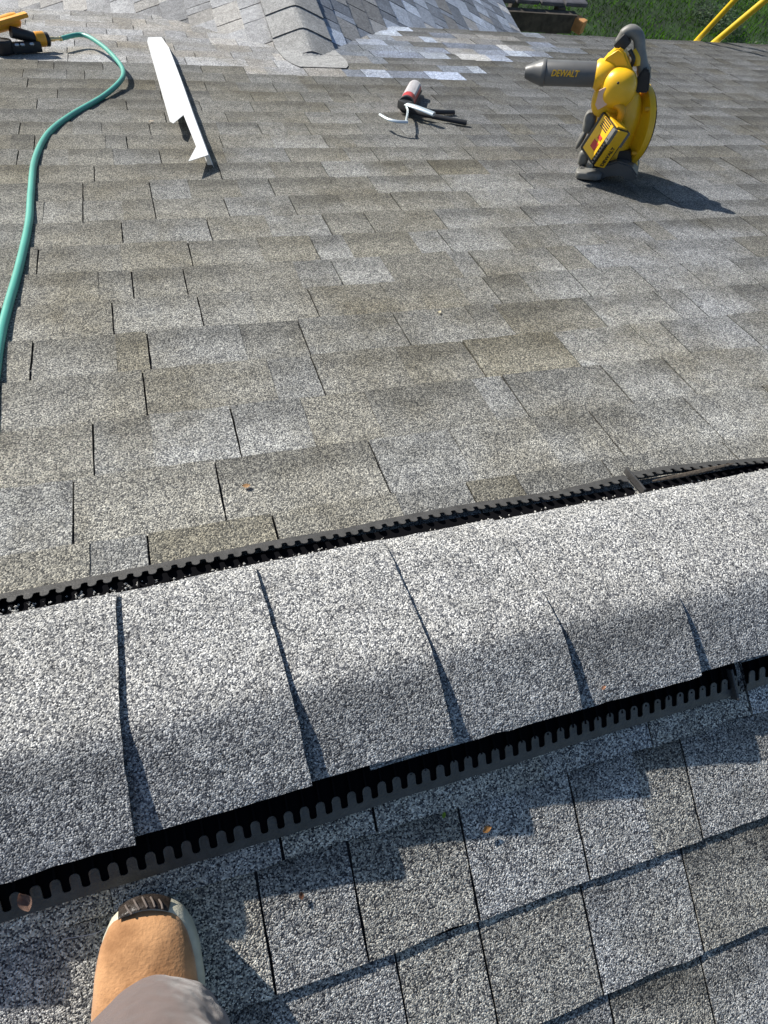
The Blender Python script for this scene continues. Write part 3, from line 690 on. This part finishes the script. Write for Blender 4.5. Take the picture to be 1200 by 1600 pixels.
CLOTH = bpy.data.materials.new('grey_trouser_cloth'); CLOTH.use_nodes = True; t = CLOTH.node_tree; b = t.nodes['Principled BSDF']; b.inputs['Roughness'].default_value = 0.9
b.inputs['Base Color'].default_value = (0.125, 0.092, 0.083, 1); b.inputs['Sheen Weight'].default_value = 0.25
tc = t.nodes.new('ShaderNodeTexCoord'); wv = t.nodes.new('ShaderNodeTexNoise'); wv.inputs['Scale'].default_value = 900; t.links.new(tc.outputs['Object'], wv.inputs['Vector'])
bp = t.nodes.new('ShaderNodeBump'); bp.inputs['Distance'].default_value = 0.0006; bp.inputs['Strength'].default_value = 0.7; t.links.new(wv.outputs[0], bp.inputs['Height'])
b3 = t.nodes.new('ShaderNodeBump'); b3.inputs['Distance'].default_value = 0.02; b3.inputs['Strength'].default_value = 0.6
nz = t.nodes.new('ShaderNodeTexNoise'); nz.inputs['Scale'].default_value = 22; t.links.new(tc.outputs['Object'], nz.inputs['Vector']); t.links.new(nz.outputs[0], b3.inputs['Height']); t.links.new(bp.outputs[0], b3.inputs['Normal']); t.links.new(b3.outputs[0], b.inputs['Normal'])
SKIN = mat('skin', (0.5, 0.3, 0.22), 0.6)
TOE = near(-0.126, 0.174, 0.006)
BA = math.radians(8)      # toes point up the slope, turned slightly to the right
BD = -(Vector((0, -CP, -SP)) * math.cos(BA)) + Vector((1, 0, 0)) * math.sin(BA)   # towards toe
BD.normalize(); BN = NEARF[1]; BX = BD.cross(BN).normalized()
def bt(a, x, n): return TOE - BD * a + BX * x + BN * n     # a: metres behind the toe tip
# person: leg (a continuous body), with boot and trouser as clothing
legpath = [(bt(0.05, 0, 0.038), .016), (bt(0.11, 0, 0.042), .022), (bt(0.19, 0, 0.06), .030), (bt(0.22, 0, 0.12), .040), (Vector((-0.135, -0.44, 0.20)), .05), (Vector((-0.135, -0.50, 0.36)), .055), (Vector((-0.13, -0.66, 0.42)), .065), (Vector((-0.11, -0.92, 0.42)), .08)]
sp_ = spline([p for p, r_ in legpath], 6); rr = []
for i in range(len(legpath) - 1):
    for j in range(6): rr.append(legpath[i][1] * (1 - j / 6) + legpath[i + 1][1] * j / 6)
rr.append(legpath[-1][1])
bm = bmesh.new(); tube(bm, sp_, rr, 16)
person = bobj('person', bm, SKIN, None, True)
tag(person, 'person crouching on the near slope in a tan suede boot and grey-brown trousers', 'person')
def outline(a, k=1.0):
    """half widths (outer side right, left) of the last at distance a behind the toe"""
    P2 = [(0.0, 0.012), (0.004, 0.022), (0.012, 0.034), (0.028, 0.043), (0.05, 0.049), (0.09, 0.0535), (0.13, 0.052), (0.18, 0.045), (0.23, 0.040), (0.265, 0.036), (0.285, 0.026), (0.292, 0.01)]
    for (a0, w0), (a1, w1) in zip(P2, P2[1:]):
        if a <= a1: return (w0 + (w1 - w0) * (a - a0) / (a1 - a0)) * k
    return 0.01
def height(a):
    H = [(0, .034), (.01, .045), (.03, .056), (.06, .064), (.10, .072), (.14, .086), (.18, .108), (.22, .13), (.30, .13)]
    for (a0, w0), (a1, w1) in zip(H, H[1:]):
        if a <= a1: return w0 + (w1 - w0) * (a - a0) / (a1 - a0)
    return .13
AS = [0, .002, .005, .009, .014, .02, .03, .042, .055, .07, .09, .11, .13, .15, .17, .19, .21, .23, .25, .265, .278, .286, .291]
def loft_boot(z0f, z1f, kw, off, e=2.4, n=28, crown=True):
    rings = []
    for a in AS:
        wd = outline(a) * kw + off; z0 = z0f(a); z1 = z1f(a); ring = []
        cxx = 0.004 * math.sin(a * 12)
        for i in range(n):
            th = 2 * PI * i / n; q = 2 / e
            cx = math.copysign(abs(math.cos(th)) ** q, math.cos(th)); sz = math.copysign(abs(math.sin(th)) ** q, math.sin(th))
            if crown and sz > 0: cx *= (1 - 0.12 * sz * sz)
            ring.append(bt(a - off * (1 - a / .29), wd * cx + cxx + (0.0015 if off > .002 else -0.001), (z0 + z1) / 2 + (z1 - z0) / 2 * sz))
        rings.append(ring)
    bm = bmesh.new(); loft(bm, rings); return bm
boot = bobj('boot', loft_boot(lambda a: 0.018 - .0, lambda a: height(a), 0.98, 0.001, 2.3), TANL, person, True)
sole = bobj('sole', loft_boot(lambda a: 0.0 + 0.010 * max(0, 1 - a / .05), lambda a: 0.036 - 0.006 * (a > .12), 1.0, 0.0024, 5, crown=False), SOLE, boot, True)
# dark toe bumper, a curved pad wrapping the toe tip
bm = bmesh.new(); G = []
for i in range(15):
    u = -1 + 2 * i / 14; row = []
    for j in range(7):
        v = j / 6
        x = u * 0.027 * (1 - .08 * v); a = -0.0115 + 0.0045 * (abs(u) ** 2.2) * 2.2 + v * 0.0085 * (1 - .3 * u * u)
        zz = 0.026 + 0.0165 * math.sin(v * PI / 2) - 0.003 * u * u
        row.append(bm.verts.new(bt(a, x, zz)))
    G.append(row)
for p, q in zip(G, G[1:]):
    for j in range(6): bm.faces.new((p[j], p[j + 1], q[j + 1], q[j]))
bmesh.ops.solidify(bm, geom=bm.faces[:], thickness=0.003)
tcap = bobj('toe_cap', bm, TOEC, boot, True)
for k in range(5):
    bm = bmesh.new(); u = (-2 + k) / 2.6
    tube(bm, spline([bt(-0.0115 + .009 * u * u, u * 0.022 - .002, 0.032), bt(-0.0092 + .008 * u * u, u * 0.022 + 0.001, 0.0385), bt(-0.005 + .007 * u * u, u * .020 + 0.004, 0.0425)], 4), 0.0011, 8); bobj('toe_tread', bm, GRL2, tcap, True)
# trouser leg
tp = [(Vector((-0.132, -0.325, -0.035)), .074, .078), (Vector((-0.132, -0.322, 0.0)), .084, .080), (Vector((-0.131, -0.330, 0.05)), .092, .080), (Vector((-0.131, -0.350, 0.11)), .094, .078), (Vector((-0.131, -0.385, 0.19)), .090, .077), (Vector((-0.132, -0.43, 0.28)), .078, .078), (Vector((-0.132, -0.50, 0.37)), .084, .084), (Vector((-0.13, -0.64, 0.43)), .088, .088), (Vector((-0.11, -0.94, 0.43)), .105, .105)]
cen = spline([p for p, a, b_ in tp], 10); rings = []; nn_ = 128
for i, p in enumerate(cen):
    k = min(i // 10, len(tp) - 2); f = i / 10 - k
    ra = tp[k][1] * (1 - f) + tp[k + 1][1] * f; rb = tp[k][2] * (1 - f) + tp[k + 1][2] * f
    d = (cen[min(i + 1, len(cen) - 1)] - cen[max(i - 1, 0)]).normalized(); x = Vector((1, 0, 0)); y = d.cross(x).normalized(); x = y.cross(d).normalized(); ring = []
    for j in range(nn_):
        th = 2 * PI * j / nn_
        q = 1 + 0.07 * fbm(math.cos(th) * 1.3 + p.z * 7, math.sin(th) * 1.3 - p.z * 4, p.z * 9) + 0.05 * noise.noise(Vector((th * 1.2, p.z * 16, 1)))
        
        w1 = (p.z * 14 + 1.6 * math.cos(th - 0.6)) + 0.6 * fbm(th, p.z * 6, 2)
        q += 0.06 * (1 - abs(math.sin(w1))) ** 3 * max(0, math.cos(th - 0.3)) + 0.02 * math.sin(th * 5 + p.z * 30)* max(0, math.cos(th - 0.9))
        ring.append(p + x * math.cos(th) * ra * q + y * math.sin(th) * rb * q)
    rings.append(ring)
bm = bmesh.new(); loft(bm, rings)
bobj('trousers', bm, CLOTH, person, True)
# ---------------------------------------------------------------- little things lying about
def leaf(name, p, N_, size, colr, label, rot, curl=0.3, catn='leaf'):
    bm = bmesh.new(); x = Vector((math.cos(rot), math.sin(rot), 0)); x = (x - N_ * x.dot(N_)).normalized(); y = N_.cross(x)
    G = []
    for i in range(9):
        u = i / 8; wd = size * 0.32 * math.sin(PI * min(1, u * 1.02 + .01)) ** 0.8 + size * .01
        G.append([bm.verts.new(p + x * (u - .5) * size + y * wd * s_ + N_ * (0.003 + size * curl * ((u - .5) ** 2 + abs(s_) * .25))) for s_ in (-1, -.5, 0, .5, 1)])
    for a, b_ in zip(G, G[1:]):
        for j in range(4): bm.faces.new((a[j], b_[j], b_[j + 1], a[j + 1]))
    bmesh.ops.solidify(bm, geom=bm.faces[:], thickness=0.0006)
    return tag(bobj(name, bm, mat(name + '_mat', colr, 0.7, noise_amt=0.2, nscale=300), None, True), label, catn)
leaf('dry_leaf', near(0.284, 0.220, 0.004), NEARF[1], 0.013, (0.5, 0.26, 0.09), 'small orange dry leaf flake on the near slope right of the boot', 0.2)
leaf('green_leaf', near(0.231, 0.187, 0.004), NEARF[1], 0.008, (0.22, 0.35, 0.03), 'tiny green leaf bit on the shingles below the ridge vent', 1.1)
leaf('dry_leaf', near(0.040, 0.227, 0.003), NEARF[1], 0.009, (0.20, 0.09, 0.05), 'reddish brown leaf scrap caught in the shingle joint by the boot', 1.5)
leaf('dry_leaf', far(0.076, 0.377, 0.005), FARF[1], 0.014, (0.5, 0.3, 0.14), 'orange leaf scrap on the far slope just beyond the vent', -0.1)
leaf('dry_leaf', Vector((0.475, -0.085, capz(-0.085) + 0.037)), NEARF[1], 0.008, (0.75, 0.42, 0.25), 'tiny pale orange flake on the ridge cap shingle', 0.3)
leaf('dry_leaf', far(0.055, 2.31, 0.006), FARF[1], 0.02, (0.72, 0.62, 0.5), 'pale leaf scrap on the far slope left of the white flashing', 0.5)
leaf('dry_leaf', far(0.60, 0.86, 0.006), FARF[1], 0.012, (0.78, 0.7, 0.5), 'pale yellow flake in the middle of the far slope', 0.9)
leaf('dry_leaf', near(-0.241, 0.136, 0.020), NEARF[1], 0.021, (0.26, 0.16, 0.12), 'crumpled brown leaf stuck in the vent teeth at the left edge', 1.9, 0.5)
bm = bmesh.new(); tube(bm, spline([near(-0.215, 0.192, 0.007), near(-0.185, 0.196, 0.008), near(-0.172, 0.194, 0.010), near(-0.173, 0.205, 0.008), near(-0.178, 0.22, 0.006)], 6), 0.0004, 6)
tag(bobj('thread', bm, mat('thread_fibre', (.42, .42, .45), .6), None, True), 'thin pale fibre thread on the shingles left of the boot toe', 'thread')
bm = bmesh.new(); pts = spline([far(0.745, 0.222, 0.026), far(0.80, 0.222, 0.027), far(0.87, 0.226, 0.026), far(0.93, 0.233, 0.022)], 6)
tube(bm, pts, [0.0035 * math.sin(PI * (i + 1) / (len(pts) + 1)) + .0008 for i in range(len(pts))], 8, 0.6)
tag(bobj('bark_strip', bm, mat('bark', (0.07, 0.055, 0.04), .9, noise_amt=.5, nscale=200, bump=.6), None, True), 'thin brown bark strip caught at the vent joint on the right', 'bark strip')
# loose granules washed into the far vent teeth and scattered on the shingles
rg = random.Random(8); V = []; F = []; Cl = []
def gran(p, r_):
    b0 = len(V); pts = [Vector((1, 0, 0)), Vector((-1, 0, 0)), Vector((0, 1, 0)), Vector((0, -1, 0)), Vector((0, 0, 1)), Vector((0, 0, -1))]
    for q in pts: V.append(tuple(p + q * r_ * rg.uniform(.6, 1.3)))
    for f in ((0, 2, 4), (2, 1, 4), (1, 3, 4), (3, 0, 4), (2, 0, 5), (1, 2, 5), (3, 1, 5), (0, 3, 5)): F.append(tuple(b0 + i for i in f))
for k in range(4200):
    x = rg.uniform(-0.5, 1.6); cxx = (x - 0.003) / 0.0195; s_ = rg.uniform(0.190, 0.216)
    if fbm(x * 6, 3) + 0.55 < rg.random() * 1.2 or math.sin(x * 322) < -0.2: continue
    gran(far(x, s_, 0.020 + rg.uniform(-.004, .003) - (s_ - .19) * .35), rg.uniform(.0012, .0024))
for k in range(900):
    x = rg.uniform(-0.6, 1.4); s_ = rg.uniform(0.27, 1.4); gran(far(x, s_, 0.0062 + .003), rg.uniform(.0006, .0014))
me = bpy.data.meshes.new('loose_granules'); me.from_pydata(V, [], F)
tag(link('loose_granules', me, mat('granule_stone', (.42, .41, .38), .8, noise_amt=.8, nscale=600)), 'loose shingle granules caught between the vent teeth', 'granules', kind='stuff')
# ---------------------------------------------------------------- yard: poles and deck
YP = mat('yellow_fibreglass', (0.62, 0.42, 0.01), 0.4, noise_amt=0.1)
def pole(a, b_, r_, label):
    a = Vector(a); b_ = Vector(b_); d = (b_ - a).normalized(); low = a + d * ((GZ - a.z) / d.z)
    bm = bmesh.new(); tube(bm, [low, low + d * 0.02, b_], r_, 16); o = bobj('yellow_pole', bm, YP, None, True)
    tag(o, label, 'pole', 'yellow poles leaning on the eave')
pole((4.0, 4.12, -1.39), (4.035, 3.80, -0.50), 0.019, 'yellow pole leaning on the eave, the slimmer one nearer the blower')
pole((4.175, 4.12, -1.39), (4.45, 3.80, -0.46), 0.023, 'yellow pole leaning on the eave, the thicker one at the right edge')
deck = empty('wooden_deck', (4.8, 7.3, GZ), 'dark weathered wooden deck platform on the lawn beyond the wing roof', 'deck')
DW = mat('grey_boards', (0.075, 0.075, 0.085), 0.8, noise_amt=0.5, nscale=9, bump=0.5, bscale=30)
DS = mat('deck_side_wood', (0.06, 0.05, 0.038), 0.85, noise_amt=0.6, nscale=14, bump=0.5, bscale=40)
OW = mat('fresh_wood', (0.50, 0.25, 0.09), 0.7, noise_amt=0.3, nscale=10)
zt = -2.9
for k in range(6):
    bm = bmesh.new(); box(bm, (3.62 + k * 0.325, 8.2, zt + 0.005 * (k % 2)), (0.300, 1.25, 0.045), None, 0.02); bobj('deck_board', bm, DW, deck)
bm = bmesh.new(); box(bm, (4.35, 7.50, zt - 0.14), (1.75, 0.09, 0.2)); bobj('rim_joist', bm, DS, deck)
bm = bmesh.new(); box(bm, (5.28, 7.44, zt - 0.13), (0.10, 0.14, 0.14), Matrix.Rotation(.6, 3, 'Z'), .01); bobj('beam_end', bm, OW, deck)
for xx, y_ in ((3.6, 7.6), (5.05, 7.6), (3.6, 8.7), (5.05, 8.7)):
    bm = bmesh.new(); box(bm, (xx, y_, (zt + GZ) / 2 - .02), (0.1, 0.1, zt - GZ)); bobj('post', bm, DS, deck)
bm = bmesh.new(); box(bm, (4.05, 7.5, -2.75), (0.09, 0.09, 2.6), None, .008)
tag(bobj('timber_post', bm, mat('post_wood', (0.22, 0.13, 0.03), .7, noise_amt=.3, nscale=10)), 'yellowish brown timber post standing beside the wing roof edge', 'post')
# low weeds on the lawn
WEED = mat('weed_leaf', (0.03, 0.055, 0.015), 0.6, noise_amt=0.6, nscale=8)
rg = random.Random(31)
for i, (wx, wy, wr, lab) in enumerate(((9.3, 9.6, .42, 'dark leafy weed clump on the lawn left of the yellow poles'), (9.6, 8.6, .3, 'small dark weed clump seen between the two yellow poles'), (11.2, 9.6, .4, 'bushy weed clump at the top right corner'))):
    V = []; F = []
    for q in range(900):
        th = rg.uniform(0, 2 * PI); r0 = wr * math.sqrt(rg.random()); x = wx + math.cos(th) * r0; y = wy + math.sin(th) * r0; z = GZ + rg.random() * 0.3 * (1 - r0 / wr * .6)
        a = rg.uniform(0, 2 * PI); s_ = rg.uniform(.02, .05); d = Vector((math.cos(a), math.sin(a), rg.uniform(-.3, .8))) * s_; e_ = Vector((-math.sin(a), math.cos(a), 0)) * s_ * .4
        p = Vector((x, y, z)); b0 = len(V); V += [tuple(p), tuple(p + d * .5 + e_), tuple(p + d), tuple(p + d * .5 - e_)]; F.append((b0, b0 + 1, b0 + 2, b0 + 3))
    me = bpy.data.meshes.new('weed'); me.from_pydata(V, [], F); tag(link('weed', me, WEED), lab, 'weed')
C.render.engine = 'CYCLES'
